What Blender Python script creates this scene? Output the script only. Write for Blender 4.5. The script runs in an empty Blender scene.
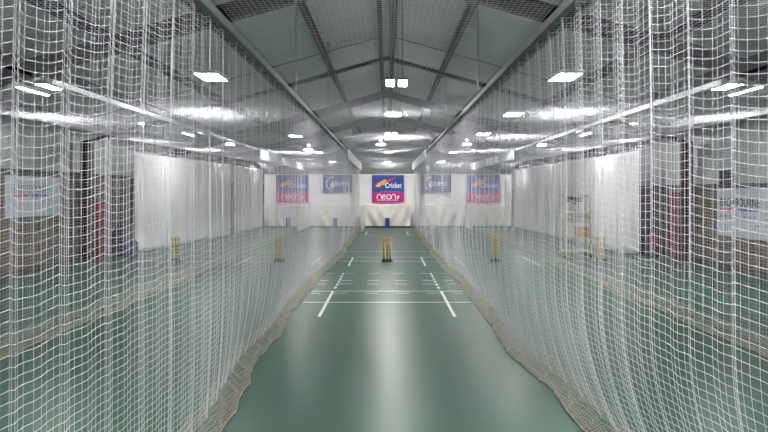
import bpy, math, random
import numpy as np
from math import sin, cos, pi, radians

random.seed(7)
rng = np.random.default_rng(7)
sc = bpy.context.scene
COL = sc.collection

# ------------------------------------------------------------------ materials
def mat(name, col, rough=0.6, metal=0.0, spec=0.5):
    m = bpy.data.materials.new(name); m.use_nodes = True
    b = m.node_tree.nodes['Principled BSDF']
    b.inputs['Base Color'].default_value = (*col, 1)
    b.inputs['Roughness'].default_value = rough
    b.inputs['Metallic'].default_value = metal
    b.inputs['Specular IOR Level'].default_value = spec
    return m

def noisy(name, c1, c2, scale=3.0, rough=0.6, r2=None, bump=0.0, detail=4, stretch=(1, 1, 1), spec=0.5, metal=0.0):
    m = mat(name, c1, rough, metal, spec)
    nt = m.node_tree; N = nt.nodes; L = nt.links; b = N['Principled BSDF']
    tc = N.new('ShaderNodeTexCoord'); mp = N.new('ShaderNodeMapping'); mp.inputs['Scale'].default_value = stretch
    no = N.new('ShaderNodeTexNoise'); no.inputs['Scale'].default_value = scale; no.inputs['Detail'].default_value = detail
    L.new(tc.outputs['Object'], mp.inputs['Vector']); L.new(mp.outputs['Vector'], no.inputs['Vector'])
    mx = N.new('ShaderNodeMix'); mx.data_type = 'RGBA'
    mx.inputs[6].default_value = (*c1, 1); mx.inputs[7].default_value = (*c2, 1)
    rp = N.new('ShaderNodeMapRange'); rp.inputs['From Min'].default_value = 0.3; rp.inputs['From Max'].default_value = 0.7
    L.new(no.outputs['Fac'], rp.inputs['Value']); L.new(rp.outputs['Result'], mx.inputs[0])
    L.new(mx.outputs[2], b.inputs['Base Color'])
    if r2 is not None:
        rr = N.new('ShaderNodeMapRange'); rr.inputs['To Min'].default_value = rough; rr.inputs['To Max'].default_value = r2
        L.new(no.outputs['Fac'], rr.inputs['Value']); L.new(rr.outputs['Result'], b.inputs['Roughness'])
    if bump:
        bp = N.new('ShaderNodeBump'); bp.inputs['Strength'].default_value = bump; bp.inputs['Distance'].default_value = 0.02
        L.new(no.outputs['Fac'], bp.inputs['Height']); L.new(bp.outputs['Normal'], b.inputs['Normal'])
    return m

def emit(name, col, s):
    m = bpy.data.materials.new(name); m.use_nodes = True
    nt = m.node_tree; nt.nodes.clear()
    e = nt.nodes.new('ShaderNodeEmission'); e.inputs['Color'].default_value = (*col, 1); e.inputs['Strength'].default_value = s
    o = nt.nodes.new('ShaderNodeOutputMaterial'); nt.links.new(e.outputs[0], o.inputs[0])
    return m

def net_mat(name, col):
    m = bpy.data.materials.new(name); m.use_nodes = True
    nt = m.node_tree; nt.nodes.clear()
    d = nt.nodes.new('ShaderNodeBsdfDiffuse'); d.inputs['Color'].default_value = (*col, 1)
    t = nt.nodes.new('ShaderNodeBsdfTranslucent'); t.inputs['Color'].default_value = (*col, 1)
    mx = nt.nodes.new('ShaderNodeMixShader'); mx.inputs[0].default_value = 0.4
    o = nt.nodes.new('ShaderNodeOutputMaterial')
    nt.links.new(d.outputs[0], mx.inputs[1]); nt.links.new(t.outputs[0], mx.inputs[2]); nt.links.new(mx.outputs[0], o.inputs[0])
    return m

def brick_mat(name, c1, c2, mortar):
    m = mat(name, c1, 0.85)
    nt = m.node_tree; N = nt.nodes; L = nt.links; b = N['Principled BSDF']
    tc = N.new('ShaderNodeTexCoord'); sp = N.new('ShaderNodeSeparateXYZ'); cb = N.new('ShaderNodeCombineXYZ')
    L.new(tc.outputs['Object'], sp.inputs[0]); L.new(sp.outputs['Y'], cb.inputs['X']); L.new(sp.outputs['Z'], cb.inputs['Y'])
    br = N.new('ShaderNodeTexBrick')
    br.inputs['Color1'].default_value = (*c1, 1); br.inputs['Color2'].default_value = (*c2, 1); br.inputs['Mortar'].default_value = (*mortar, 1)
    br.inputs['Scale'].default_value = 1.0; br.inputs['Brick Width'].default_value = 0.225; br.inputs['Row Height'].default_value = 0.075
    br.inputs['Mortar Size'].default_value = 0.006
    L.new(cb.outputs[0], br.inputs['Vector']); L.new(br.outputs['Color'], b.inputs['Base Color'])
    return m

M = {}
M['floor'] = noisy('green sports floor', (0.034, 0.094, 0.066), (0.040, 0.106, 0.075), 1.1, 0.27, 0.37, spec=0.22)
M['line'] = mat('white court paint', (0.80, 0.82, 0.80), 0.4)
M['roof'] = noisy('pale roof liner', (0.46, 0.485, 0.45), (0.51, 0.535, 0.50), 0.8, 0.7, stretch=(1, 4, 1))
M['joint'] = mat('dark joint strip', (0.05, 0.05, 0.05), 0.7)
M['steel'] = noisy('dark red oxide steel', (0.036, 0.020, 0.018), (0.046, 0.027, 0.024), 3, 0.6)
M['purlin'] = noisy('dark galvanised steel', (0.034, 0.033, 0.031), (0.05, 0.048, 0.046), 5, 0.8, spec=0.2)
M['rail'] = noisy('grey painted rail', (0.26, 0.26, 0.275), (0.32, 0.32, 0.335), 4, 0.75, spec=0.2)
M['raillit'] = mat('rail with light in colour', (0.70, 0.70, 0.78), 0.35)  # same rail as the central ones; lamplight put into a paler colour
M['rod'] = mat('galvanised rod', (0.33, 0.33, 0.33), 0.45, 0.4)
M['net'] = net_mat('white knotted twine', (0.92, 0.905, 0.955))
M['skirt'] = net_mat('beige heavy twine', (0.72, 0.63, 0.57))
M['rope'] = noisy('weathered rope', (0.48, 0.42, 0.37), (0.38, 0.32, 0.28), 30, 0.8)
M['hook'] = mat('dark hook', (0.10, 0.10, 0.10), 0.5, 0.5)
M['brick'] = brick_mat('tan brick', (0.20, 0.17, 0.14), (0.14, 0.12, 0.10), (0.26, 0.24, 0.21))
M['cladding'] = noisy('grey wall cladding', (0.46, 0.48, 0.48), (0.53, 0.55, 0.55), 2, 0.6, stretch=(1, 6, 0.3))
M['ledge'] = mat('dark ledge', (0.09, 0.10, 0.10), 0.6)
M['gable'] = mat('pale gable lining', (0.55, 0.56, 0.53), 0.7)
M['canvas'] = noisy('white pvc curtain', (0.80, 0.785, 0.78), (0.86, 0.85, 0.845), 1.2, 0.55, bump=0.05, spec=0.3)
M['apron'] = noisy('cream canvas', (0.76, 0.72, 0.68), (0.84, 0.80, 0.765), 1.5, 0.75, bump=0.1, spec=0.2)
M['hem'] = mat('dark hem', (0.05, 0.045, 0.05), 0.7)
M['valance'] = mat('white board', (0.78, 0.79, 0.82), 0.5)
M['blue'] = mat('banner blue', (0.035, 0.062, 0.30), 0.5)
M['navy'] = mat('sign navy', (0.03, 0.055, 0.20), 0.5)
M['pink'] = mat('banner magenta', (0.56, 0.004, 0.20), 0.5)
M['white'] = mat('print white', (0.85, 0.85, 0.86), 0.5)
M['yellowprint'] = mat('print yellow', (0.72, 0.46, 0.06), 0.5)
M['redprint'] = mat('print red', (0.55, 0.03, 0.06), 0.5)
M['black'] = mat('print black', (0.05, 0.05, 0.06), 0.5)
M['blueprint'] = mat('print blue', (0.03, 0.06, 0.5), 0.5)
M['greyprint'] = mat('print grey', (0.30, 0.32, 0.38), 0.5)
M['pinkprint'] = mat('print pink', (0.75, 0.10, 0.32), 0.5)
M['wallbanner'] = mat('pale vinyl', (0.60, 0.62, 0.69), 0.5)
M['stump'] = mat('yellow plastic stump', (0.82, 0.52, 0.03), 0.4)
M['rubber'] = mat('black rubber', (0.02, 0.02, 0.02), 0.6)
M['cream'] = mat('cream enamel', (0.52, 0.46, 0.30), 0.4)
M['creampanel'] = mat('pale grey panel', (0.36, 0.36, 0.33), 0.5)
M['crate'] = noisy('yellow crate plastic', (0.62, 0.40, 0.03), (0.5, 0.31, 0.02), 12, 0.45)
M['dark'] = mat('dark grey metal', (0.09, 0.09, 0.09), 0.5)
M['greybox'] = mat('mid grey box', (0.26, 0.26, 0.28), 0.5)
M['redpad'] = noisy('red vinyl', (0.20, 0.018, 0.022), (0.14, 0.013, 0.018), 4, 0.5)
M['bagdark'] = noisy('dark bag fabric', (0.03, 0.03, 0.035), (0.05, 0.05, 0.06), 12, 0.8)
M['bagred'] = noisy('maroon bag fabric', (0.11, 0.015, 0.02), (0.06, 0.012, 0.016), 12, 0.8)
M['bagblue'] = noisy('navy bag fabric', (0.03, 0.05, 0.22), (0.02, 0.03, 0.12), 12, 0.8)
M['housing'] = mat('white lamp housing', (0.7, 0.7, 0.7), 0.5)
LAMP = 64.0
M['lamp'] = emit('lit led diffuser', (1.0, 0.985, 0.97), LAMP)
M['flood'] = emit('lit flood lens', (1.0, 0.985, 0.98), LAMP * 3.5)
M['strip'] = emit('lit tube diffuser', (0.98, 0.985, 1.0), LAMP * 0.22)
M['spot'] = emit('lit emergency lens', (1.0, 0.99, 0.95), LAMP * 0.8)

# ------------------------------------------------------------------ helpers
def setp(o, label=None, cat=None, group=None, kind=None):
    if label: o['label'] = label
    if cat: o['category'] = cat
    if group: o['group'] = group
    if kind: o['kind'] = kind
    return o

def empty(name, loc, label, cat, group=None, rz=0.0):
    o = bpy.data.objects.new(name, None); o.empty_display_size = 0.1
    COL.objects.link(o); o.location = loc; o.rotation_euler = (0, 0, rz)
    return setp(o, label, cat, group)

def link(name, me, mats, parent=None):
    if not isinstance(mats, (list, tuple)): mats = [mats]
    for m in mats: me.materials.append(m)
    o = bpy.data.objects.new(name, me); COL.objects.link(o)
    if parent is not None: o.parent = parent
    return o

class MB:
    def __init__(s): s.v = []; s.f = []; s.mi = []; s.cur = 0
    def add(s, vs, fs):
        b = len(s.v); s.v += [tuple(p) for p in vs]
        for f in fs: s.f.append(tuple(b + i for i in f)); s.mi.append(s.cur)
    def box(s, x0, x1, y0, y1, z0, z1, c=0.0):
        if c <= 0:
            s.add([(x0,y0,z0),(x1,y0,z0),(x1,y1,z0),(x0,y1,z0),(x0,y0,z1),(x1,y0,z1),(x1,y1,z1),(x0,y1,z1)],
                  [(0,3,2,1),(4,5,6,7),(0,1,5,4),(1,2,6,5),(2,3,7,6),(3,0,4,7)])
        else:   # chamfered box: octagon-like rings
            def ring(z, i):
                a = i
                return [(x0+a+c,y0+a,z),(x1-a-c,y0+a,z),(x1-a,y0+a+c,z),(x1-a,y1-a-c,z),(x1-a-c,y1-a,z),(x0+a+c,y1-a,z),(x0+a,y1-a-c,z),(x0+a,y0+a+c,z)]
            rs = [ring(z0, c), ring(z0+c, 0), ring(z1-c, 0), ring(z1, c)]
            vs = [p for r in rs for p in r]; fs = [tuple(range(7,-1,-1)), tuple(range(24,32))]
            for k in range(3):
                for i in range(8):
                    j = (i+1) % 8; fs.append((k*8+i, k*8+j, k*8+8+j, k*8+8+i))
            s.add(vs, fs)
        return s
    def tube(s, pts, r, n=8, cap=True):
        pts = [np.array(p, float) for p in pts]; N = len(pts)
        rs = r if isinstance(r, (list, tuple)) else [r]*N
        rings = []
        for i, p in enumerate(pts):
            t = pts[min(i+1,N-1)] - pts[max(i-1,0)]; t = t/(np.linalg.norm(t)+1e-9)
            a = np.array((0,0,1.0)) if abs(t[2]) < 0.9 else np.array((1.0,0,0))
            u = np.cross(t, a); u /= np.linalg.norm(u); w = np.cross(t, u)
            rings.append([p + rs[i]*(cos(2*pi*k/n)*u + sin(2*pi*k/n)*w) for k in range(n)])
        vs = [q for R in rings for q in R]; fs = []
        for i in range(N-1):
            for k in range(n):
                j = (k+1) % n; fs.append((i*n+k, i*n+j, (i+1)*n+j, (i+1)*n+k))
        if cap: fs.append(tuple(range(n-1,-1,-1))); fs.append(tuple((N-1)*n+k for k in range(n)))
        s.add(vs, fs); return s
    def prism(s, poly, axis, a0, a1):
        # poly: 2-D points; axis 'y': (x,z) extruded over y ; 'x': (y,z) ; 'z': (x,y)
        n = len(poly)
        def P(p, a): return {'y': (p[0], a, p[1]), 'x': (a, p[0], p[1]), 'z': (p[0], p[1], a)}[axis]
        s.add([P(p, a0) for p in poly] + [P(p, a1) for p in poly],
              [tuple(range(n-1,-1,-1)), tuple(range(n, 2*n))] + [(i, (i+1) % n, n+(i+1) % n, n+i) for i in range(n)])
        return s
    def mesh(s, name):
        me = bpy.data.meshes.new(name); me.from_pydata(s.v, [], s.f)
        me.polygons.foreach_set('material_index', s.mi); me.update(); return me
    def build(s, name, mats, parent=None, smooth=False):
        me = s.mesh(name)
        if smooth: me.polygons.foreach_set('use_smooth', [True]*len(me.polygons))
        return link(name, me, mats, parent)

def quads_mesh(name, V, F):
    me = bpy.data.meshes.new(name)
    me.vertices.add(len(V)); me.vertices.foreach_set('co', V.astype(np.float32).ravel())
    nf = len(F); me.loops.add(nf*4); me.loops.foreach_set('vertex_index', F.astype(np.int32).ravel())
    me.polygons.add(nf); me.polygons.foreach_set('loop_start', np.arange(0, nf*4, 4, dtype=np.int32))
    me.update(calc_edges=True); return me

def strand_set(P, r, plane):
    """P: (L, N, 3) polylines -> triangular tubes; plane gives the two axes of the cross-section."""
    L, N, _ = P.shape
    off = np.zeros((3, 3))
    for k in range(3):
        a = 2*pi*k/3 + pi/2
        off[k, plane[0]] = r*cos(a); off[k, plane[1]] = r*sin(a)
    V = P[:, :, None, :] + off[None, None]
    idx = np.arange(L*N*3).reshape(L, N, 3)
    a = idx[:, :-1]; b = idx[:, 1:]
    F = np.stack([a, np.roll(a, -1, 2), np.roll(b, -1, 2), b], -1).reshape(-1, 4)
    return V.reshape(-1, 3), F

def merge(sets):
    Vs = []; Fs = []; o = 0
    for V, F in sets:
        Vs.append(V); Fs.append(F + o); o += len(V)
    return np.concatenate(Vs), np.concatenate(Fs)

def solid_grid(name, fn, nu, nv, thick, mats, parent=None):
    """smooth sheet fn(u,v)->xyz given a real thickness"""
    vs = []; fs = []
    for j in range(nv+1):
        for i in range(nu+1): vs.append(fn(i/nu, j/nv))
    for j in range(nv):
        for i in range(nu):
            a = j*(nu+1)+i; fs.append((a, a+1, a+nu+2, a+nu+1))
    me = bpy.data.meshes.new(name); me.from_pydata(vs, [], fs)
    me.polygons.foreach_set('use_smooth', [True]*len(me.polygons)); me.update()
    o = link(name, me, mats, parent)
    md = o.modifiers.new('thickness', 'SOLIDIFY'); md.thickness = thick; md.offset = 0
    return o

def text_mesh(name, s, size, mats, parent, loc, rot, xscale=1.0, shear=0.0, bold=0.0, extr=0.003, align='LEFT'):
    cu = bpy.data.curves.new(name, 'FONT'); cu.body = s; cu.size = size; cu.extrude = extr; cu.align_x = align
    cu.shear = shear; cu.space_character = 1.1; cu.offset = bold
    t = bpy.data.objects.new('tmp', cu); COL.objects.link(t)
    bpy.context.view_layer.update()
    me = bpy.data.meshes.new_from_object(t.evaluated_get(bpy.context.evaluated_depsgraph_get()))
    bpy.data.objects.remove(t)
    me.materials.clear()
    o = link(name, me, mats, parent); o.location = loc; o.rotation_euler = rot; o.scale = (xscale, 1, 1)
    return o

def copy_tree(o, parent=None):
    c = o.copy(); COL.objects.link(c)
    if parent is not None: c.parent = parent
    for ch in list(o.children): copy_tree(ch, c)
    return c

# ------------------------------------------------------------------ dimensions
W = 8.7              # half width of the hall to the wall face
Y0, Y1 = -4.0, 46.0
RIDGE, SLOPE = 6.24, 0.28
def roof_z(x): return RIDGE - SLOPE*abs(x)
LANES = [-6.08, -3.09, 0.0, 3.12, 6.15]

# ------------------------------------------------------------------ floor with painted markings
fl = MB(); fl.box(-W-0.3, W+0.3, Y0, Y1, -0.15, 0.0)
fl.cur = 1
def fline(x0, x1, y0, y1): fl.add([(x0,y0,0.0015),(x1,y0,0.0015),(x1,y1,0.0015),(x0,y1,0.0015)], [(0,1,2,3)])
for cx in LANES:
    hw = 1.52 if abs(cx) < 4 else 1.3
    for y in ((10.88, 12.10) if cx == 0 else ()) + (17.33, 18.40, 20.17, 27.9): fline(cx-hw, cx+hw, y-0.026, y+0.026)
    for s in (-1, 1):
        if cx == 0: fline(cx+s*1.09-0.027, cx+s*1.09+0.027, 9.62, 12.08)
        for k in range(6 if cx == 0 else 0):
            y = 12.42 + k*0.42; fline(cx+s*1.075-0.025, cx+s*1.075+0.025, y, y+0.24)
        fline(cx+s*1.04-0.025, cx+s*1.04+0.025, 16.2, 18.38)
        fline(cx+s*1.0-0.025, cx+s*1.0+0.025, 27.95, 30.2)
        for y in ((11.85, 13.04, 13.56, 14.74) if cx == 0 else ()):
            for a, b in ((0.18, 0.44), (0.78, 1.06 if y < 14 else 1.02), (1.32, 1.5)):
                if abs(cx) > 4 and a > 1.2: continue
                fline(cx+min(s*a, s*b), cx+max(s*a, s*b), y-0.022, y+0.022)
setp(fl.build('floor', [M['floor'], M['line']]), kind='structure')

# ------------------------------------------------------------------ roof, walls
T = 0.12
r = MB()
for s in (-1, 1):
    ex = W+0.35
    q = [(0, RIDGE), (s*ex, roof_z(ex)), (s*ex, roof_z(ex)+T), (0, RIDGE+T)]
    if s < 0: q = q[::-1]
    r.prism(q, 'y', Y0, Y1)
r.cur = 1
for y in (7.2, 16.2, 27.0, 40.2):
    for s in (-1, 1):
        q = [(s*0.25, roof_z(0.25)-0.012), (s*W, roof_z(W)-0.012), (s*W, roof_z(W)+0.005), (s*0.25, roof_z(0.25)+0.005)]
        if s < 0: q = q[::-1]
        r.prism(q, 'y', y-0.03, y+0.03)
setp(r.build('ceiling', [M['roof'], M['joint']]), kind='structure')

for s, nm, hb in ((-1, 'left', 2.45), (1, 'right', 2.12)):
    w = MB()
    w.box(min(s*W, s*(W+0.3)), max(s*W, s*(W+0.3)), Y0, Y1, 0, hb)
    w.cur = 1
    w.box(min(s*(W+0.12), s*(W+0.3)), max(s*(W+0.12), s*(W+0.3)), Y0, Y1, hb, roof_z(W+0.12)+0.02)
    setp(w.build('wall_'+nm, [M['brick'], M['cladding']]), kind='structure')
    t = MB(); t.box(min(s*(W-0.05), s*(W+0.12)), max(s*(W-0.05), s*(W+0.12)), Y0, Y1, hb, hb+0.09)
    setp(t.build('trim_1' if s < 0 else 'trim_2', M['ledge']), kind='structure')
    b = MB(); b.box(min(s*(W-0.015), s*W), max(s*(W-0.015), s*W), Y0, Y1, 0, 0.16)
    setp(b.build('baseboard_'+nm, M['ledge']), kind='structure')
for nm, y, m in (('far', Y1, M['gable']), ('near', Y0, M['gable'])):
    g = MB(); ex = W+0.3
    g.prism([(-ex, 0), (ex, 0), (ex, roof_z(ex)+T), (0, RIDGE+T), (-ex, roof_z(ex)+T)], 'y', y, y+0.15 if y > 0 else y-0.15)
    setp(g.build('wall_'+nm, m), kind='structure')

# ------------------------------------------------------------------ steel portal frames
FR = [(10.4, 0.28), (17.0, 0.08), (23.7, 0.28), (30.3, 0.28), (36.9, 0.28), (43.5, 0.28)]
FRLAB = ['dark red-brown steel portal frame crossing the top of the photo nearest the camera',
         'slimmer brown steel portal frame, second from the camera, columns beside the wall banners',
         'dark brown steel portal frame, third from the camera, behind the pair of square floodlights',
         'dark brown steel portal frame, fourth from the camera, over the middle of the lanes',
         'dark brown steel portal frame over the canvas aprons at the end of the lanes',
         'farthest dark brown steel portal frame behind the end curtains']
for (y, d), lb in zip(FR, FRLAB):
    e = empty('portal_frame', (0, y, 0), lb, 'steel frame', 'steel portal frames of the hall')
    for s in (-1, 1):
        # I-section rafter: web and flanges
        rf = MB(); top = -0.215 if d > 0.1 else -0.40
        def pl(x0, x1, za, zb, yw):
            q = [(s*x0, roof_z(x0)+za), (s*x1, roof_z(x1)+za), (s*x1, roof_z(x1)+zb), (s*x0, roof_z(x0)+zb)]
            if s < 0: q = q[::-1]
            rf.prism(q, 'y', -yw, yw)
        pl(0, W-0.06, top-d, top, 0.012); pl(0, W-0.06, top-0.02, top, 0.09); pl(0, W-0.06, top-d-0.02, top-d, 0.09)
        rf.build('rafter', M['steel'], e)
        c = MB(); xo = W-0.055; xi = xo-0.3; h = roof_z(xi)+top-d-0.02
        for xa, xb, yw in ((xi, xi+0.02, 0.09), (xo-0.02, xo, 0.09), (xi, xo, 0.012)):
            c.box(min(s*xa, s*xb), max(s*xa, s*xb), -yw, yw, 0, h)
        c.box(min(s*(xi-0.03), s*xo), max(s*(xi-0.03), s*xo), -0.13, 0.13, 0, 0.025)
        c.build('column', M['steel'], e)

pdesc = [(0.17, 'beside the roof ridge'), (1.66, 'above the central net rail'), (3.3, 'over the middle of the first side lane'),
         (4.95, 'above the outer net rail'), (6.5, 'over the outermost lane'), (8.1, 'close to the eaves')]
for s, sd in ((-1, 'left'), (1, 'right')):
    for x, ds in pdesc:
        p = MB(); zt = roof_z(x)-0.012
        # lipped channel purlin
        p.box(s*x-0.055, s*x-0.045, Y0+0.05, Y1-0.05, zt-0.19, zt)
        p.box(s*x-0.055, s*x+0.055, Y0+0.05, Y1-0.05, zt-0.20, zt-0.19)
        p.box(s*x+0.045, s*x+0.055, Y0+0.05, Y1-0.05, zt-0.19, zt-0.15)
        p.box(s*x-0.055, s*x+0.055, Y0+0.05, Y1-0.05, zt-0.03, zt-0.022)
        setp(p.build('roof_purlin', M['purlin']), f'long dark steel purlin {ds}, {sd} slope', 'purlin', 'steel roof purlins')

# ------------------------------------------------------------------ nets
RAILZ = 3.50
def net_surface(x0, y0, y1, cell, seed, bulge, amp=0.05, ztop=RAILZ-0.035, drag=None):
    g = np.random.default_rng(seed)
    ys = []; xs = []; sg = []; folds = [y0]
    y = y0
    while y < y1:
        P = g.uniform(0.34, 0.46)
        n = max(5, int(round(P*1.12/cell)))
        A = amp*g.uniform(0.6, 1.4)
        sk = g.uniform(-0.12, 0.12)
        for k in range(n):
            s = k/n
            # strands crowd together at the folds
            w = 0.5 - 0.5*cos(pi*s)
            sp = 0.45*s + 0.55*w
            ys.append(y + P*sp)
            hump = (4*sp*(1-sp))**0.75
            xs.append(A*(hump - 0.6) + 0.012*sin(2*pi*sp*2 + seed))
            sg.append(hump)
        y += P; folds.append(y)
    ys = np.array(ys); xs = np.array(xs); sg = np.array(sg)
    keep = ys <= y1; ys, xs, sg = ys[keep], xs[keep], sg[keep]
    z0 = 0.11
    nz = int(round((ztop-z0)/cell))
    t = np.linspace(0, 1, nz+1)[:, None]         # 0 at the floor, 1 at the rail
    Z = z0 + (ztop-z0)*t + 0*ys[None]
    sag = 0.045*(0.35+0.65*t)*sg[None]*np.minimum(1, t*6)
    Z = Z - sag
    Z = Z + 0.008*np.sin(ys[None]*3.1 + t*5)*np.minimum(1, t*5)
    swing = 0.05*np.sin(ys[None]*0.55+seed)*(1-t)*t*3 + 0.03*np.sin(ys[None]*1.7+seed*2)*(1-t)
    X = x0 + bulge*xs[None]*(0.55+0.45*t) + swing
    Y = ys[None] + 0.02*np.sin(t*4+ys[None]*2.3)*(1-t)
    if drag is not None:
        X = X + drag(ys)[None]*np.clip(1-Z/1.3, 0, 1)**2
    return np.stack([X, Y, Z], -1), [f for f in folds if f <= y1]

def build_net(x0, seed, bulge, label, drag=None, inward=None, skw=0.15):
    e = empty('cricket_net', (x0, 17, 0), label, 'net', 'hanging divider nets')
    sets = []; allf = []; bottoms = []
    for ya, yb, cell, rad in (((0.9, 14.0, 0.047, 0.00155), (14.0, 33.4, 0.075, 0.0018)) if abs(x0) < 2 else ((0.9, 14.0, 0.048, 0.0012), (14.0, 33.4, 0.075, 0.0015))):
        P, f = net_surface(x0, ya, yb, cell, seed, bulge, drag=drag)
        allf += f[:-1]; bottoms.append(P[0])
        V = P.transpose(1, 0, 2)
        n = V.shape[1]; ks = np.unique(np.concatenate([np.arange(0, n, 2), [n-1]]))
        sets.append(strand_set(V[:, ks], rad, (0, 1)))
        sets.append(strand_set(P, rad, (0, 2)))
    V, F = merge(sets); V = V - np.array([x0, 17, 0])
    link('netting', quads_mesh('netting', V, F), M['net'], e)
    # heavy skirt lying on the floor on the lane side
    B = np.concatenate(bottoms); yy = B[:, 1]; xx = B[:, 0]
    sgn = inward if inward else (1 if x0 < 0 else -1)
    sk = []
    edge = None
    for ya, yb, cell in ((0.95, 14.0, 0.042), (14.0, 33.3, 0.07)):
        y = np.arange(ya, yb, cell)
        bx = np.interp(y, yy, xx)
        k = 5
        wv = skw*(1 + 0.12*np.sin(y*0.9+seed) + 0.12*np.sin(y*2.7+seed*1.3) + 0.06*np.sin(y*6.1))
        tt = np.linspace(0, 1, 2*k)[:, None]
        X = bx[None] - sgn*0.04 + sgn*(wv[None]+0.04)*tt + 0.012*np.sin(y*9+tt*9)
        Z = 0.018 + 0.17*(1-tt)**2.2 + 0.016*np.abs(np.sin(y*4.3+tt*6+seed))*(tt < 0.95)
        P = np.stack([X, y[None]+0*tt + 0.02*np.sin(tt*7+y*3), Z], -1)
        sk.append(strand_set(P, 0.0025, (0, 2))); sk.append(strand_set(P.transpose(1, 0, 2), 0.0025, (1, 2)))
        edge = P[-1] if edge is None else np.concatenate([edge, P[-1]])
    V, F = merge(sk); V = V - np.array([x0, 17, 0])
    setp(link('net_skirt', quads_mesh('net_skirt', V, F), M['skirt'], e), 'heavy beige skirt of netting along the floor')
    rp = MB(); st = edge[::6] - np.array([x0, 17, 0]); st[:, 2] = 0.014
    rp.tube(list(st), 0.008, 6); rp.build('weight_rope', M['rope'], e, True)
    # hooks at each fold under the rail
    hk = MB(); hk.tube([(0, 0, 0.035), (0.0, 0.012, 0.02), (0, 0.012, 0.0), (0, 0, -0.008), (0, -0.012, 0.0)], 0.004, 5)
    h0 = hk.build('hook', M['hook'], e)
    fs = allf[:98]
    for i, y in enumerate(fs):
        o = h0 if i == 0 else h0.copy()
        if i: COL.objects.link(o); o.parent = e
        o.location = (0, y-17, RAILZ-0.043)
    return e

def drag_r(y): return np.interp(y, [1, 5, 6.9, 8.7, 10.9, 12.1, 15, 18.4, 34], [0.46, 0.39, 0.21, 0.24, 0.25, 0.29, 0.14, 0.07, 0.10])
def drag_l(y): return -np.interp(y, [1, 5, 5.8, 6.9, 8.7, 10.9, 12.1, 15, 18.4, 34], [0.05, 0.06, 0.10, 0.18, 0.21, 0.23, 0.30, 0.15, 0.05, 0.08])
build_net(-1.5, 3, -1, 'white hanging net along the left edge of the central lane', drag_l)
build_net(1.5, 5, 1, 'white hanging net along the right edge of the central lane', drag_r)
build_net(-4.72, 8, -1, 'white hanging net farther left, second from the central lane', inward=1, skw=0.13)
build_net(4.72, 11, 1, 'white hanging net farther right, second from the central lane', inward=-1, skw=0.13)

# overhead nets, one per lane
def overhead(xa, xb, seed, label, sag=0.05):
    sets = []
    for ya, yb, cell, rad in ((0.9, 8.0, 0.05, 0.0011), (8.0, 14.0, 0.05, 0.0017 if abs(xa+xb) < 1 else 0.0013 if abs(xa+xb) < 8 else 0.0010), (14.0, 33.9, 0.07, 0.0021 if abs(xa+xb) < 1 else 0.0018)):
        nx = int(round((xb-xa)/cell)); y = np.arange(ya, yb+1e-6, cell); t = np.linspace(0, 1, nx+1)[:, None]
        ea = np.where(xa < -7, -np.interp(y, [19, 28, 34], [7.6, 6.95, 6.75]), xa) if xa < -7 else xa + 0*y
        eb = np.interp(y, [18, 34], [7.5, 6.85]) if xb > 7 else xb + 0*y
        X = ea[None] + (eb-ea)[None]*t + 0.015*np.sin(y*1.3+seed)*np.sin(pi*t)
        Z = RAILZ + 0.05 - sag*np.sin(pi*t)*(1+0.12*np.sin(y*0.9+seed)) + 0.004*np.sin(y*3+t*14)
        Z = Z - 0.40*np.clip((y-31.2)/2.7, 0, 1)[None]**1.4
        P = np.stack([X, y[None]+0.03*np.sin(t*9+seed), Z], -1)
        n = P.shape[1]; ks = np.unique(np.concatenate([np.arange(0, n, 2), [n-1]]))
        sets.append(strand_set(P[:, ks], rad, (0, 2)))
        Q = P.transpose(1, 0, 2); n = Q.shape[1]; ks = np.unique(np.concatenate([np.arange(0, n, 5), [n-1]]))
        sets.append(strand_set(Q[:, ks], rad, (1, 2)))
    V, F = merge(sets)
    setp(link('overhead_net', quads_mesh('overhead_net', V, F), M['net']), label, 'net', 'overhead nets above the lanes')
overhead(-1.39, 1.39, 1, 'white mesh roof net stretched over the central lane')
overhead(-4.60, -1.56, 2, 'white mesh roof net over the lane left of the centre')
overhead(1.56, 4.60, 3, 'white mesh roof net over the lane right of the centre')
overhead(-7.6, -4.78, 4, 'white mesh roof net over the outermost left lane')
overhead(4.78, 7.6, 5, 'white mesh roof net over the outermost right lane')

# net rails with hanger rods
for x, lb in ((-1.5, 'grey steel net rail on rods, left of the central lane'), (1.5, 'grey steel net rail on rods, right of the central lane'),
              (-4.72, 'grey steel net rail on rods, left outer net'), (4.72, 'grey steel net rail on rods, right outer net')):
    e = empty('net_rail', (x, 17, RAILZ), lb, 'rail', 'ceiling-hung net rails')
    rl = MB()
    ya = 0.9-17 if abs(x) < 2 else 8.4-17
    rl.box(-0.04, 0.04, ya, 34.0-17, 0.0, 0.085, 0.006)
    rl.build('channel', M['rail'] if abs(x) < 2 else M['raillit'], e)
    d0 = None
    for y in ((4.5, 9.9, 15.3, 20.7, 26.1, 31.5) if abs(x) < 2 else (9.9, 15.3, 20.7, 26.1, 31.5)):
        if d0 is None:
            d = MB(); L = roof_z(x)-RAILZ-0.01
            d.tube([(0, 0, 0.08), (0, 0, L)], 0.011, 8); d.box(-0.04, 0.04, -0.04, 0.04, L-0.012, L); d.tube([(0, 0, 0.083), (0, 0, 0.11)], 0.022, 6)
            d0 = d.build('hanger_rod', M['rod'], e); o = d0
        else:
            o = d0.copy(); COL.objects.link(o); o.parent = e
        o.location = (0, y-17, 0)

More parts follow.
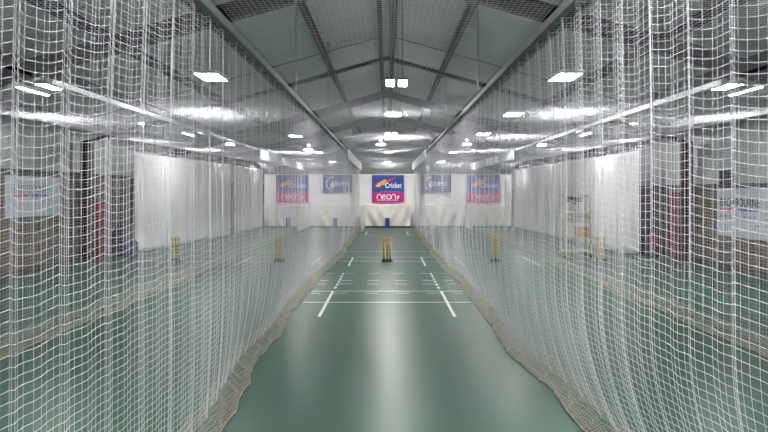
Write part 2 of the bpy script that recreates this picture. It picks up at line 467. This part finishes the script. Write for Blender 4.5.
# white boards hung under the far half of the rails
for x, lb in ((-4.72, 'long white board under the far half of the left outer rail'), (-1.5, 'long white board under the far half of the left central rail'),
              (1.5, 'long white board under the far half of the right central rail'), (4.72, 'long white board under the far half of the right outer rail')):
    b = MB(); s = 1 if x > 0 else -1; xo = x - s*0.085
    b.box(xo-0.012, xo+0.012, 21.8, 33.3, RAILZ-0.30, RAILZ+0.08)
    for y in (22.5, 25.5, 28.5, 31.5, 33.0):
        b.box(min(xo, x-s*0.05), max(xo, x-s*0.05), y-0.02, y+0.02, RAILZ+0.03, RAILZ+0.05)
    setp(b.build('valance_board', M['valance']), lb, 'board', 'white valance boards')

# ------------------------------------------------------------------ side curtains and end curtains
def curtain(name, ax, ay, bx, by, ztop, label, seed, zb=0.03, flare=0.0, fold=0.035):
    L = math.hypot(bx-ax, by-ay); dx, dy = (bx-ax)/L, (by-ay)/L; nx, ny = -dy, dx
    g = random.Random(seed)
    ph = [g.uniform(0, 6.28) for _ in range(6)]; fr = [g.uniform(0.6, 1.0), g.uniform(1.8, 2.6), g.uniform(4.2, 5.6)]
    def fn(u, v):
        s = u*L
        A = fold*(0.5*sin(fr[0]*s*2+ph[0]) + 0.6*sin(fr[1]*s*2+ph[1])*(0.6+0.4*v) + 0.45*sin(fr[2]*s*2+ph[2]+0.4*sin(3*v+ph[3]))*(0.4+0.6*v))
        A += flare*math.exp(-s/0.5)*sin(s*9+ph[4])
        z = ztop + (zb-ztop)*v + (0.012*sin(s*2+ph[5]) if v > 0.98 else 0)
        z += 0.16*math.exp(-s/0.25)*v*v*(1 if flare else 0)
        return (ax+dx*s+nx*A, ay+dy*s+ny*A, z)
    e = solid_grid(name, fn, int(L*12), 24, 0.006, M['canvas'])
    setp(e, label, 'curtain', 'white lane curtains')
    return e
curtain('side_curtain', -8.12, 19.3, -7.22, 27.75, 3.27, 'long white curtain along the left wall, nearer one with loose folds at its end', 1, flare=0.10)
curtain('side_curtain', -7.15, 27.95, -6.98, 33.7, 3.25, 'shorter white curtain at the far left, beyond the hanging grey box', 2)
curtain('side_curtain', 7.72, 18.4, 7.12, 33.7, 3.27, 'long white curtain along the right wall behind the wheeled trolley', 3, flare=0.05)
ends = [(-6.95, -4.5, 'white end curtain behind the leftmost lane'), (-4.47, -1.62, 'white end curtain behind the lane left of centre'),
        (-1.60, 1.60, 'white end curtain closing off the central lane'), (1.62, 4.47, 'white end curtain behind the lane right of centre'),
        (4.5, 7.05, 'white end curtain behind the rightmost lane')]
for i, (a, b, lb) in enumerate(ends):
    curtain('end_curtain', a, 34.0, b, 34.0, 3.02, lb, 20+i, fold=0.018)

def rail_pipe(pts, label, name='curtain_rail'):
    m = MB(); m.tube(pts, 0.03, 10); return setp(m.build(name, M['rail'], None, True), label, 'rail', 'curtain rails')
rail_pipe([(-8.15, 19.0, 3.36), (-7.2, 27.85, 3.34), (-7.0, 33.85, 3.30)], 'grey pipe carrying the left side curtains')
rail_pipe([(7.74, 18.1, 3.38), (7.1, 33.85, 3.34)], 'grey pipe carrying the right side curtain')
rail_pipe([(-7.0, 34.05, 3.07), (7.1, 34.05, 3.07)], 'grey pipe carrying the end curtains across all lanes')

# canvas aprons hung before the end curtains
def apron(x0, x1, y, ztop, label, seed, amp=0.05, swag=True):
    g = random.Random(seed); ph = [g.uniform(0, 6.28) for _ in range(5)]
    Lx = x1-x0
    def fn(u, v):
        x = x0 + Lx*u
        # V-shaped pulls running from the top corners to the foot of the middle
        d = abs(u-0.5)*2
        a = amp*(sin(9*(d+v*0.55)*1.3+ph[0])*0.55*v + 0.45*sin(x*5+ph[1])*(0.3+0.7*v) + 0.3*sin(x*11+ph[2]+v*2)*v)
        z = ztop + (0.05-ztop)*v - 0.05*sin(pi*u)*(1-v)
        return (x, y + a, z)
    e = empty('canvas_apron', ((x0+x1)/2, y, 0), label, 'canvas sheet', 'cream canvas aprons')
    c = solid_grid('canvas', lambda u, v: tuple(np.array(fn(u, v))-np.array(((x0+x1)/2, y, 0))), 48, 20, 0.006, M['apron'], e)
    h = MB(); n = 40
    pts = [np.array(fn(i/n, 1.0))-np.array(((x0+x1)/2, y, -0.005)) for i in range(n+1)]
    h.tube([tuple(p) for p in pts], 0.04, 8); setp(h.build('hem', M['hem'], e, True), 'dark weighted hem at the foot')
    return e
apron(-1.2, 1.3, 33.6, 1.36, 'wrinkled cream canvas apron hung low across the end of the central lane', 2, 0.13)
apron(-4.35, -1.75, 33.6, 1.34, 'cream canvas apron under the navy sign at the left', 3, 0.11)
apron(1.75, 4.2, 33.6, 1.36, 'cream canvas apron under the navy sign at the right', 4, 0.11)
apron(-6.9, -4.75, 33.6, 1.36, 'creased cream canvas apron at the end of the leftmost lane', 5, 0.14)
apron(4.75, 6.95, 33.6, 1.34, 'cream canvas apron at the end of the rightmost lane', 6, 0.10)
def side_canvas(x, y0, y1, label, seed):
    g = random.Random(seed); p = g.uniform(0, 6)
    def fn(u, v):
        y = y0+(y1-y0)*u
        return (x + 0.035*sin(y*4+p)*(0.4+v) + 0.02*sin(y*9+p), y, 1.34+(0.03-1.34)*v)
    o = solid_grid('side_canvas', fn, 40, 14, 0.006, M['apron']); setp(o, label, 'canvas sheet', 'side canvases at the net ends')
side_canvas(-1.27, 29.4, 33.4, 'low white canvas lining the far left side of the central lane', 1)
side_canvas(-4.38, 29.2, 33.4, 'low white canvas lining the far end of the left outer net', 2)
side_canvas(4.38, 30.6, 33.4, 'low white canvas lining the far end of the right outer net', 3)

# blue stump targets standing against the aprons
def target(x, label):
    e = empty('stump_target', (x, 33.33, 0), label, 'stump target', 'blue stump targets')
    b = MB(); b.box(-0.125, 0.125, -0.02, 0.02, 0.02, 0.56, 0.012); b.build('board', M['blue'], e)
    f = MB(); f.box(-0.11, -0.07, -0.07, 0.05, 0, 0.025); f.box(0.07, 0.11, -0.07, 0.05, 0, 0.025); f.build('foot', M['hem'], e)
target(0.02, 'small blue stump target at the foot of the central apron')
target(-2.9, 'small blue stump target under the left navy sign')
target(-5.5, 'small blue stump target at the foot of the leftmost apron')

# ------------------------------------------------------------------ banners on the end curtains
FX = (radians(90), 0, 0)
def ribbon(mb, pts, w, y):
    """flat stroke of width w in the x-z plane with real thickness"""
    n = len(pts); L = []; R = []
    for i in range(n):
        a = np.array(pts[max(i-1, 0)]); b = np.array(pts[min(i+1, n-1)]); t = b-a; t = t/(np.linalg.norm(t)+1e-9)
        nn = np.array((-t[1], t[0]))*w/2; p = np.array(pts[i]); L.append(p+nn); R.append(p-nn)
    for i in range(n-1):
        q = [L[i], L[i+1], R[i+1], R[i]]
        mb.prism([tuple(p) for p in q], 'y', y, y-0.004)
def arc(cx, cz, r, a0, a1, n=16, rz=None):
    rz = rz or r
    return [(cx+r*cos(radians(a0+(a1-a0)*i/n)), cz+rz*sin(radians(a0+(a1-a0)*i/n))) for i in range(n+1)]

def cricket_banner(x0, w, label):
    zt, zm, zb = 2.96, 1.99, 1.42
    y = 33.90
    e = empty('hanging_banner', (x0, y, zb), label, 'banner', 'blue and pink sponsor banners')
    up = MB(); up.box(0, w, -0.006, 0.006, zm-zb, zt-zb); setp(up.build('blue_panel', M['blue'], e), 'blue upper half with comet logo')
    lo = MB(); lo.box(0, w, -0.006, 0.006, 0, zm-zb-0.004); setp(lo.build('pink_panel', M['pink'], e), 'magenta lower half')
    k = w/1.82; o = zm-zb
    # comet ball with a yellow and red tail
    lg = MB(); f = -0.008
    ball = lambda r: [(k*(0.30+r*cos(2*pi*i/20)), o+0.40+r*0.95*sin(2*pi*i/20)) for i in range(20)]
    lg.cur = 1; lg.prism(ball(0.155)[::-1], 'y', f-0.004, f)
    tail = [(0.36, 0.53), (0.62, 0.66), (0.72, 0.74), (0.80, 0.70), (1.38, 0.80), (0.92, 0.60), (0.80, 0.56), (0.72, 0.40), (0.60, 0.42), (0.44, 0.27)]
    lg.cur = 2; lg.prism([(k*a, o+b) for a, b in tail], 'y', f-0.006, f)
    fl2 = [(0.80, 0.70), (1.10, 0.80), (1.40, 0.82), (1.12, 0.70), (0.86, 0.63)]
    lg.cur = 1; lg.prism([(k*a, o+b) for a, b in fl2], 'y', f-0.008, f)
    lg.cur = 0; lg.prism([(k*a, o+b) for a, b in ((0.20, 0.34), (0.25, 0.33), (0.44, 0.47), (0.40, 0.50))], 'y', f-0.008, f)
    lg.prism([(k*a, o+b) for a, b in ((0.28, 0.30), (0.33, 0.29), (0.46, 0.40), (0.43, 0.43))], 'y', f-0.008, f)
    lg.build('logo', [M['white'], M['redprint'], M['yellowprint']], e)
    text_mesh('lettering', 'Cricket', 0.40, M['white'], e, (0.74*k, -0.010, o+0.25), FX, 0.70*k, 0.12, 0.010)
    dt = MB()
    for i in range(22): dt.box(k*(0.5+i*0.052), k*(0.5+i*0.052+0.03), -0.012, -0.006, o+0.035, o+0.06)
    setp(dt.build('small_print', M['yellowprint'], e), 'row of tiny yellow print')
    # stylised rounded word: n e o n 7
    nb = MB(); t = 0.052; z = 0.21; R = 0.105
    def put(pts): ribbon(nb, [(k*(0.30+a), b) for a, b in pts], t, -0.008)
    put([(0.0, z-0.02)] + arc(0.12, z+0.12, 0.115, 180, 0) + [(0.235, z-0.02)])
    put(arc(0.40, z+0.10, 0.115, -40, -330, 20)); put([(0.30, z+0.10), (0.50, z+0.13)])
    put(arc(0.665, z+0.10, 0.115, 0, 360, 24))
    put([(0.81, z-0.02)] + arc(0.925, z+0.12, 0.115, 180, 0) + [(1.04, z-0.02)])
    put([(1.10, z+0.13), (1.20, z+0.13), (1.14, z-0.02)])
    put([(1.25, z+0.16), (1.21, z+0.02)])
    for a, b in ((0.0, 0.16), (0.19, 0.46), (0.50, 0.82), (0.86, 1.18)):
        ribbon(nb, [(k*(0.30+a), 0.125), (k*(0.30+b), 0.125)], 0.034, -0.008)
    nb.build('lettering', M['white'], e)
cricket_banner(-0.85, 1.80, 'blue and pink sponsor banner hanging at the end of the central lane')
cricket_banner(-6.28, 1.85, 'blue and pink sponsor banner seen through the left nets')
cricket_banner(4.55, 1.83, 'blue and pink sponsor banner seen through the right nets')

def navy_sign(x0, w, label):
    zb, h, y = 1.98, 1.0, 33.90
    e = empty('navy_sign', (x0, y, zb), label, 'sign', 'navy lettered signs')
    b = MB(); b.box(0, w, -0.008, 0.008, 0, h); b.build('sign_panel', M['navy'], e)
    l = MB(); l.cur = 0; ribbon(l, arc(0.55, 0.50, 0.36, 75, 250, 24), 0.05, -0.010)
    l.cur = 1; ribbon(l, arc(0.56, 0.50, 0.28, 60, 190, 18), 0.035, -0.010); ribbon(l, [(0.42, 0.14), (0.72, 0.14)], 0.035, -0.010)
    l.cur = 0
    l.prism([(0.40, 0.30), (0.56, 0.24), (0.66, 0.36), (0.62, 0.52), (0.52, 0.56), (0.42, 0.46)], 'y', -0.014, -0.008)
    l.prism([(0.50, 0.55), (0.66, 0.56), (0.64, 0.62), (0.52, 0.62)], 'y', -0.014, -0.008)
    l.build('emblem', [M['white'], M['redprint']], e)
    text_mesh('lettering', 'ENFBA', 0.34, M['white'], e, (0.66, -0.012, 0.36), FX, 0.74, 0.0, 0.012)
navy_sign(-3.62, 1.62, 'navy rectangular sign hanging left of the central lane')
navy_sign(1.93, 1.69, 'navy rectangular sign hanging right of the central lane')

# ------------------------------------------------------------------ stumps
def stump_set():
    e = empty('cricket_stumps', (0, 0, 0), 'x', 'stumps', 'yellow target stumps')
    for i in (-1, 0, 1):
        b = MB()
        b.tube([(i*0.092, 0, 0.0), (i*0.092, 0, 0.02), (i*0.092, 0, 0.06), (i*0.092, 0, 0.085)], [0.058, 0.058, 0.034, 0.024], 14)
        b.build('rubber_base', M['rubber'], e, False)
        s = MB(); x = i*0.092
        s.tube([(x, 0, 0.07), (x, 0, 0.69), (x, 0, 0.702), (x, 0, 0.71)], [0.023, 0.023, 0.020, 0.010], 12)
        st = s.build('stump', M['stump'], e, True)
        g = MB()
        for z in (0.60, 0.625): g.tube([(x, 0, z), (x, 0, z+0.010)], 0.0237, 12)
        setp(g.build('band', M['dark'], st), 'dark ring near the top')
    l = MB(); l.box(-0.17, 0.17, -0.03, 0.03, 0.001, 0.016); l.build('base_bar', M['rubber'], e)
    return e
s0 = stump_set()
slab = {-6.08: 'three yellow stumps on black base in the leftmost lane', -3.09: 'three yellow stumps on black base in the lane left of centre',
        0.0: 'three yellow stumps on black base in the central lane', 3.12: 'three yellow stumps on black base in the lane right of centre',
        6.15: 'three yellow stumps on black base beside the wheeled trolley'}
for i, cx in enumerate(LANES):
    o = s0 if i == 0 else copy_tree(s0)
    o.location = (cx, 17.25, 0.002); o['label'] = slab[cx]
    o.rotation_euler = (0, 0, radians([4, -3, 0, 5, -6][i]))

# ------------------------------------------------------------------ ball machine trolley
e = empty('machine_trolley', (5.75, 18.35, 0), 'tall cream wheeled trolley with trays in front of the right curtain', 'trolley')
fx0, fx1, fy0, fy1 = -0.37, 0.40, -0.25, 0.25
for (x, y, h) in ((fx0, fy0, 2.15), (fx1, fy0, 1.42), (fx0, fy1, 1.42), (fx1, fy1, 1.42)):
    p = MB(); p.tube([(x, y, 0.14), (x, y, h)], 0.024, 8); p.build('upright', M['cream'], e)
p = MB(); p.tube([(0.19, 0.25, 1.38), (0.19, 0.25, 2.12)], 0.014, 8); p.build('upright', M['cream'], e)
for z in (0.20, 0.60):
    s = MB(); s.box(fx0, fx1, fy0, fy1, z-0.012, z+0.012)
    for xa, xb, ya, yb in ((fx0, fx1, fy0-0.012, fy0+0.012), (fx0, fx1, fy1-0.012, fy1+0.012), (fx0-0.012, fx0+0.012, fy0, fy1), (fx1-0.012, fx1+0.012, fy0, fy1)):
        s.box(xa, xb, ya, yb, z-0.02, z+0.03)
    s.build('shelf', M['cream'], e)
u = MB()
for z in (1.09, 1.40):
    u.tube([(fx0, fy0, z), (fx1, fy0, z), (fx1, fy1, z), (fx0, fy1, z), (fx0, fy0, z)], 0.018, 6)
u.build('upper_frame', M['cream'], e)
u = MB(); u.box(fx0+0.03, fx1-0.03, fy0+0.005, fy0+0.015, 1.11, 1.37); u.box(fx0+0.03, fx1-0.03, fy0+0.015, fy1-0.02, 1.105, 1.12)
u.build('hopper_panel', M['creampanel'], e)
t = MB(); t.box(-0.40, 0.36, -0.24, 0.24, 1.86, 1.885)
for a in ((-0.40, 0.36, -0.24, -0.225), (-0.40, 0.36, 0.225, 0.24), (-0.40, -0.385, -0.24, 0.24), (0.345, 0.36, -0.24, 0.24)): t.box(*a, 1.86, 1.93)
t.build('ball_tray', M['cream'], e)
m = MB(); m.box(-0.24, 0.20, -0.16, 0.16, 1.70, 1.855, 0.02); m.box(-0.05, 0.10, -0.10, 0.10, 1.62, 1.70); mm = m.build('motor_unit', M['dark'], e)
k = MB(); k.tube([(-0.02, -0.06, 1.62), (-0.06, -0.06, 1.50), (0.02, -0.06, 1.40)], 0.02, 8); k.build('feed_chute', M['greybox'], e)
k = MB(); k.tube([(fx0, fy0, 1.40), (-0.28, 0.0, 1.65), (-0.22, 0, 1.74)], 0.012, 6); k.tube([(fx1, fy1, 1.40), (0.26, 0.0, 1.66), (0.2, 0, 1.75)], 0.012, 6)
k.tube([(fx0, fy1, 1.40), (-0.35, 0.2, 1.87)], 0.012, 6); k.tube([(fx1, fy0, 1.40), (0.33, -0.2, 1.87)], 0.012, 6)
k.build('brace', M['cream'], e)
k = MB(); k.box(fx1, fx1+0.36, -0.10, 0.10, 0.585, 0.605); k.tube([(fx1+0.33, 0, 0.59), (fx1+0.33, 0, 0.36), (fx1+0.02, 0, 0.25)], 0.012, 6)
k.build('side_bracket', M['cream'], e)
for x in (fx0, fx1):
    for y in (fy0, fy1):
        wv = MB(); wv.tube([(x-0.022, y, 0.062), (x+0.022, y, 0.062)], 0.062, 16); w_ = wv.build('wheel', M['rubber'], e)
        fk = MB(); fk.box(x-0.032, x-0.024, y-0.02, y+0.02, 0.055, 0.145); fk.box(x+0.024, x+0.032, y-0.02, y+0.02, 0.055, 0.145); fk.box(x-0.032, x+0.032, y-0.02, y+0.02, 0.137, 0.145)
        fk.build('fork', M['dark'], w_)
e = empty('crate', (5.92, 18.25, 0.635), 'yellow plastic crate on the middle shelf of the cream trolley', 'crate')
c = MB(); a, b, h = 0.17, 0.12, 0.32
for q in ((-a, a, -b, -b+0.01), (-a, a, b-0.01, b), (-a, -a+0.01, -b, b), (a-0.01, a, -b, b)): c.box(*q, 0, h)
c.box(-a, a, -b, b, 0, 0.012)
for z in (0.08, 0.16, 0.24): c.box(-a-0.006, a+0.006, -b-0.006, -b, z, z+0.02)
c.build('crate_body', M['crate'], e)
c = MB(); c.box(-a-0.012, a+0.012, -b-0.012, b+0.012, h-0.03, h); c.build('rim', M['crate'], e)

# ------------------------------------------------------------------ things along the side walls
def wall_sign(side, y0, y1, z0, z1, label, full):
    """printed vinyl along a side wall; reads from the lane"""
    x = side*(W-0.012); L = y1-y0
    rz = radians(90) if side < 0 else radians(-90)
    # local +x runs to the reader's right, local -y faces the hall
    oy = y0 if side < 0 else y1
    e = empty('wall_banner', (x, oy, z0), label, 'banner', None, rz)
    h = z1-z0
    b = MB(); b.box(0, L, -0.006, 0.006, 0, h); b.build('vinyl_sheet', M['wallbanner'], e)
    ts = 0.30 if full else 0.26
    tx = 0.12 if full else 0.30
    tz = h*0.62 if full else h*0.60
    text_mesh('lettering', 'BROXBOURNE', ts, M['greyprint'] if not full else M['black'], e, (tx, -0.010, tz), FX, 0.78, 0, 0.004)
    wl = ts*0.78*7.0
    u = MB()
    u.cur = 0
    for a, c in ((0.0, 0.16), (0.19, 0.40)): u.box(tx+wl*a, tx+wl*c, -0.012, -0.006, tz-0.10, tz-0.045)
    u.cur = 1
    for a, c in ((0.50, 0.58), (0.61, 0.70), (0.74, 0.84), (0.87, 0.98)): u.box(tx+wl*a, tx+wl*c, -0.012, -0.006, tz-0.10, tz-0.045)
    u.build('underline', [M['pinkprint'], M['blueprint']], e)
    if full:
        s = MB()
        for i in range(8): s.box(tx+i*0.20, tx+i*0.20+0.10, -0.011, -0.006, tz-0.28, tz-0.22)
        s.box(tx, tx+0.05, -0.011, -0.006, tz-0.40, tz-0.34); s.box(tx+1.5, tx+1.65, -0.011, -0.006, tz-0.46, tz-0.42)
        for j, z in enumerate((tz+0.12, tz+0.0, tz-0.16, tz-0.30, tz-0.44)):
            if tx+wl+0.75 < L: s.box(tx+wl+0.25, min(L-0.1, tx+wl+0.25+0.55-0.12*(j % 2)), -0.011, -0.006, z, z+0.045)
        s.build('small_print', M['greyprint'], e)
    return e
wall_sign(1, 12.6, 15.75, 0.88, 2.10, 'large pale wall banner with dark lettering on the right wall', True)
wall_sign(-1, 13.65, 15.9, 1.40, 2.38, 'pale wall banner with faint lettering on the left wall', False)

e = empty('loudspeaker', (W+0.02, 15.45, 2.21), 'black loudspeaker box on the ledge above the right wall banner', 'loudspeaker')
b = MB(); b.box(-0.06, 0.09, -0.22, 0.22, 0.0, 0.36, 0.015); b.build('cabinet', M['dark'], e)
b = MB(); b.box(-0.068, -0.06, -0.19, 0.19, 0.03, 0.33); b.build('grille', M['rubber'], e)

for s, sd, h, z0, lb in ((1, 'right', 2.0, 0.0, 'tall red pad leaning by the brown column near the right wall'), (-1, 'left', 1.75, 0.0, 'tall red pad leaning by the brown column near the left wall')):
    e = empty('upright_pad', (s*(W-0.19), 17.6, z0), lb, 'pad', 'red upright pads')
    b = MB(); b.box(-0.13, 0.13, -0.32, 0.32, 0.0, h, 0.03); b.build('pad_cover', M['redpad'], e)
    b = MB(); b.box(-0.135, 0.135, -0.325, 0.325, h*0.5-0.01, h*0.5+0.01); b.build('seam', M['hem'], e)

def bag(x, y, lx, ly, lz, rz, m, label):
    e = empty('kit_bag', (x, y, 0), label, 'bag', 'kit bags on the floor', rz)
    n = 14; b = MB(); vs = []; fs = []; R = 12
    for i in range(n+1):
        u = -1+2*i/n; f = (1-abs(u)**6)**0.3 if abs(u) < 1 else 0.02
        for k in range(R):
            a = 2*pi*k/R; ca, sa = cos(a), sin(a)
            yy = ly/2*math.copysign(abs(ca)**0.6, ca)*f; zz = lz/2*math.copysign(abs(sa)**0.6, sa)*f
            vs.append((u*lx/2, yy, max(lz/2+zz - 0.02*sin(u*5)*(sa > 0.3), 0.0)))
    for i in range(n):
        for k in range(R):
            j = (k+1) % R; fs.append((i*R+k, i*R+j, (i+1)*R+j, (i+1)*R+k))
    fs.append(tuple(range(R-1, -1, -1))); fs.append(tuple(n*R+k for k in range(R)))
    b.add(vs, fs); b.build('bag_body', m, e, True)
    for s in (-1, 1):
        h = MB(); h.tube([(-lx*0.2, s*ly*0.3, lz*0.93), (-lx*0.16, s*ly*0.2, lz*1.15), (0, s*ly*0.12, lz*1.24), (lx*0.16, s*ly*0.2, lz*1.15), (lx*0.2, s*ly*0.3, lz*0.93)], 0.013, 6)
        h.build('handle', M['rubber'], e, True)
bag(8.12, 19.3, 1.0, 0.45, 0.95, radians(85), M['bagdark'], 'tall dark kit bag on the floor behind the right curtain edge')
bag(8.15, 18.35, 0.7, 0.4, 0.75, radians(80), M['bagred'], 'maroon kit bag on the floor between right curtain and red pad')
bag(-8.2, 18.6, 0.8, 0.45, 0.95, radians(94), M['bagdark'], 'tall dark kit bag on the floor by the left red pad')
bag(-7.75, 18.15, 0.6, 0.35, 0.55, radians(100), M['bagblue'], 'navy kit bag on the floor before the left curtain end')

e = empty('control_box', (-7.02, 27.6, 1.03), 'narrow grey box on the left curtain above the dark gap', 'control box', None, radians(83))
b = MB(); b.box(-0.16, 0.16, 0.0, 0.09, 0.0, 0.72, 0.01); b.build('casing', M['greybox'], e)
b = MB(); b.tube([(0.05, 0.05, 0.0), (0.05, 0.06, -0.5), (0.06, 0.05, -1.02)], 0.018, 6); b.build('cable', M['dark'], e)

# ------------------------------------------------------------------ lamps
def wires(e, x, pts, z):
    top = roof_z(abs(x)+0.3)-0.03-z
    for px, py in pts:
        w = MB(); w.tube([(px, py, 0.07), (px*0.6, py*0.8, top*0.6), (px*0.5, py*0.7, top)], 0.004, 5); w.build('suspension_wire', M['dark'], e)
def panel(x, y, z, lx, ly, label, grp='led panels over the lanes'):
    e = empty('led_panel', (x, y, z), label, 'lamp', grp)
    h = MB(); h.box(-lx/2-0.02, lx/2+0.02, -ly/2-0.02, ly/2+0.02, 0.012, 0.06, 0.008)
    for q in ((-lx/2-0.02, lx/2+0.02, -ly/2-0.02, -ly/2), (-lx/2-0.02, lx/2+0.02, ly/2, ly/2+0.02), (-lx/2-0.02, -lx/2, -ly/2, ly/2), (lx/2, lx/2+0.02, -ly/2, ly/2)): h.box(*q, -0.002, 0.02)
    h.build('housing', M['housing'], e)
    d = MB(); d.box(-lx/2, lx/2, -ly/2, ly/2, 0.0, 0.011); d.build('diffuser', M['lamp'], e)
    wires(e, x, ((-lx/2, -ly/2), (lx/2, -ly/2), (-lx/2, ly/2), (lx/2, ly/2)), z)
def flood(x, y, z, w, label):
    e = empty('flood_light', (x, y, z), label, 'lamp', 'square floodlights')
    h = MB(); h.box(-w/2-0.02, w/2+0.02, -0.02, 0.06, -w/2-0.015, w/2+0.015, 0.012)
    for k in range(5): h.box(-w/2+k*w/4-0.006, -w/2+k*w/4+0.006, 0.06, 0.10, -w/2, w/2)
    h.rot = 0
    hb = h.build('housing', M['dark'], e); hb.rotation_euler = (radians(50), 0, 0)
    d = MB(); d.box(-w/2, w/2, -0.03, -0.021, -w/2, w/2); db = d.build('lens', M['flood'], e); db.rotation_euler = (radians(50), 0, 0)
    w_ = MB(); w_.tube([(0, 0.03, 0.06), (0, 0.05, roof_z(x)-0.02-z)], 0.010, 6); w_.build('drop_rod', M['dark'], e)
def strip(x, y, z, L, rz, label):
    e = empty('strip_light', (x, y, z), label, 'lamp', 'slim strip lights', rz)
    h = MB(); h.box(-0.045, 0.045, -L/2, L/2, 0.02, 0.07, 0.008); h.build('housing', M['housing'], e)
    d = MB(); d.box(-0.035, 0.035, -L/2+0.03, L/2-0.03, 0.0, 0.02); d.build('tube', M['strip'], e)
    wires(e, x, ((0, -L*0.4), (0, L*0.4)), z)
def emergency(x, y, z, label):
    e = empty('emergency_light', (x, y, z), label, 'lamp', 'emergency lights with spot')
    h = MB(); h.box(-0.2, 0.2, -0.09, 0.09, 0.01, 0.10, 0.015); h.build('housing', M['housing'], e)
    d = MB(); d.box(-0.19, 0.19, -0.10, -0.091, 0.02, 0.075); d.box(-0.18, 0.18, -0.08, 0.08, 0.0, 0.009); d.build('diffuser', M['spot'], e)
    s = MB(); s.tube([(0, -0.03, 0.24), (0, -0.055, 0.235)], 0.05, 12); s.build('spot_head', M['spot'], e)
    k = MB(); k.tube([(0, 0, 0.10), (0, 0, 0.26)], 0.02, 8); k.tube([(0, 0, 0.26), (0, 0, roof_z(x)-0.02-z)], 0.008, 6); k.build('drop_rod', M['dark'], e)
HZ = 4.10
panel(-3.30, 11.25, HZ+0.05, 0.42, 0.75, 'bright led panel hanging nearest in the lane left of the central rail')
panel(3.34, 11.25, HZ+0.05, 0.42, 0.75, 'bright led panel hanging nearest in the lane right of the central rail')
flood(0.06, 11.5, HZ, 0.15, 'left square floodlight of the nearest pair under the ridge')
flood(0.30, 11.5, HZ, 0.15, 'right square floodlight of the nearest pair under the ridge')
panel(-6.62, 12.0, HZ, 0.50, 0.62, 'bright led panel over the outermost left lane, nearest there')
panel(6.70, 12.0, HZ, 0.50, 0.62, 'bright led panel over the outermost right lane, nearest there')
strip(-7.25, 12.3, HZ-0.05, 1.1, 0.0, 'slim strip light beside the nearest panel of the outermost left lane')
strip(7.35, 12.3, HZ-0.05, 1.1, 0.0, 'slim strip light beside the nearest panel of the outermost right lane')
panel(0.20, 16.3, HZ, 0.34, 0.7, 'bright led panel under the ridge, behind the pair of square floodlights')
panel(3.43, 16.3, HZ, 0.42, 0.7, 'second led panel in the lane right of the central rail')
panel(-7.1, 17.7, HZ-0.10, 0.32, 0.36, 'led panel before the near end of the left curtain')
panel(7.15, 17.7, HZ-0.10, 0.34, 0.36, 'led panel before the near end of the right curtain')
flood(0.03, 21.8, HZ, 0.15, 'left square floodlight of the far pair under the ridge')
flood(0.28, 21.8, HZ, 0.15, 'right square floodlight of the far pair under the ridge')
panel(-3.45, 22.6, HZ, 0.42, 0.7, 'farther led panel in the lane left of the central rail')
panel(3.5, 21.8, HZ, 0.42, 0.7, 'third led panel in the lane right of the central rail')
panel(-6.45, 21.4, HZ, 0.42, 0.5, 'led panel in the outermost left lane, above the middle of the long curtain')
panel(6.45, 20.9, HZ, 0.42, 0.5, 'led panel in the outermost right lane, above the trolley')
strip(-6.95, 21.0, HZ-0.1, 1.1, 0.0, 'slim strip light over the middle of the left curtain')
strip(6.95, 21.0, HZ-0.1, 1.1, 0.0, 'slim strip light over the trolley at the right curtain')
emergency(-0.28, 27.0, HZ, 'small emergency light with round spot over the central lane')
emergency(-6.95, 26.6, HZ-0.02, 'small emergency light with round spot over the outermost left lane')
emergency(6.95, 27.0, HZ-0.02, 'small emergency light with round spot over the outermost right lane')
emergency(3.58, 27.0, HZ, 'small emergency light with round spot over the lane right of centre')
emergency(-3.6, 27.6, HZ-0.2, 'small emergency light with round spot over the lane left of centre')
for x, nm in ((-6.95, 'the outermost left lane'), (-3.65, 'the lane left of centre'), (0.1, 'the central lane'), (3.55, 'the lane right of centre'), (7.0, 'the outermost right lane')):
    panel(x, 31.8, HZ, 0.42, 0.7, f'led panel near the end curtain over {nm}')
for x, nm in ((-3.75, 'the left navy sign'), (0.05, 'the central banner'), (3.75, 'the right navy sign')):
    panel(x, 42.0, HZ, 0.5, 0.7, f'farthest led panel, beyond the end curtain above {nm}')
# added lamps, out of view over the near end, to brighten the near nets
for y, wd in ((3.0, 'near'),):
    for x, nm in ((-6.6, 'the outermost left lane'), (-3.3, 'the lane left of centre'), (0.2, 'the central lane'), (3.34, 'the lane right of centre'), (6.7, 'the outermost right lane')):
        panel(x, y, HZ, 0.48, 0.85, f'added unseen led panel above the {wd} end of {nm}')
# ------------------------------------------------------------------ world, camera, view
w = bpy.data.worlds.new('world'); sc.world = w; w.use_nodes = True
w.node_tree.nodes['Background'].inputs['Color'].default_value = (0.5, 0.55, 0.6, 1)
w.node_tree.nodes['Background'].inputs['Strength'].default_value = 0.05

cd = bpy.data.cameras.new('camera'); cam = bpy.data.objects.new('camera', cd); COL.objects.link(cam)
cam.location = (0, 0, 2.0); cam.rotation_euler = (radians(90), 0, 0)
cd.sensor_width = 36; cd.lens = 600/768*36; cd.shift_x = -3/768; cd.shift_y = -24/768
cd.clip_start = 0.05; cd.clip_end = 200
sc.camera = cam
sc.view_settings.view_transform = 'Standard'; sc.view_settings.look = 'None'
sc.view_settings.exposure = 0.80; sc.view_settings.gamma = 1.0
sc.cycles.max_bounces = 8; sc.cycles.diffuse_bounces = 5
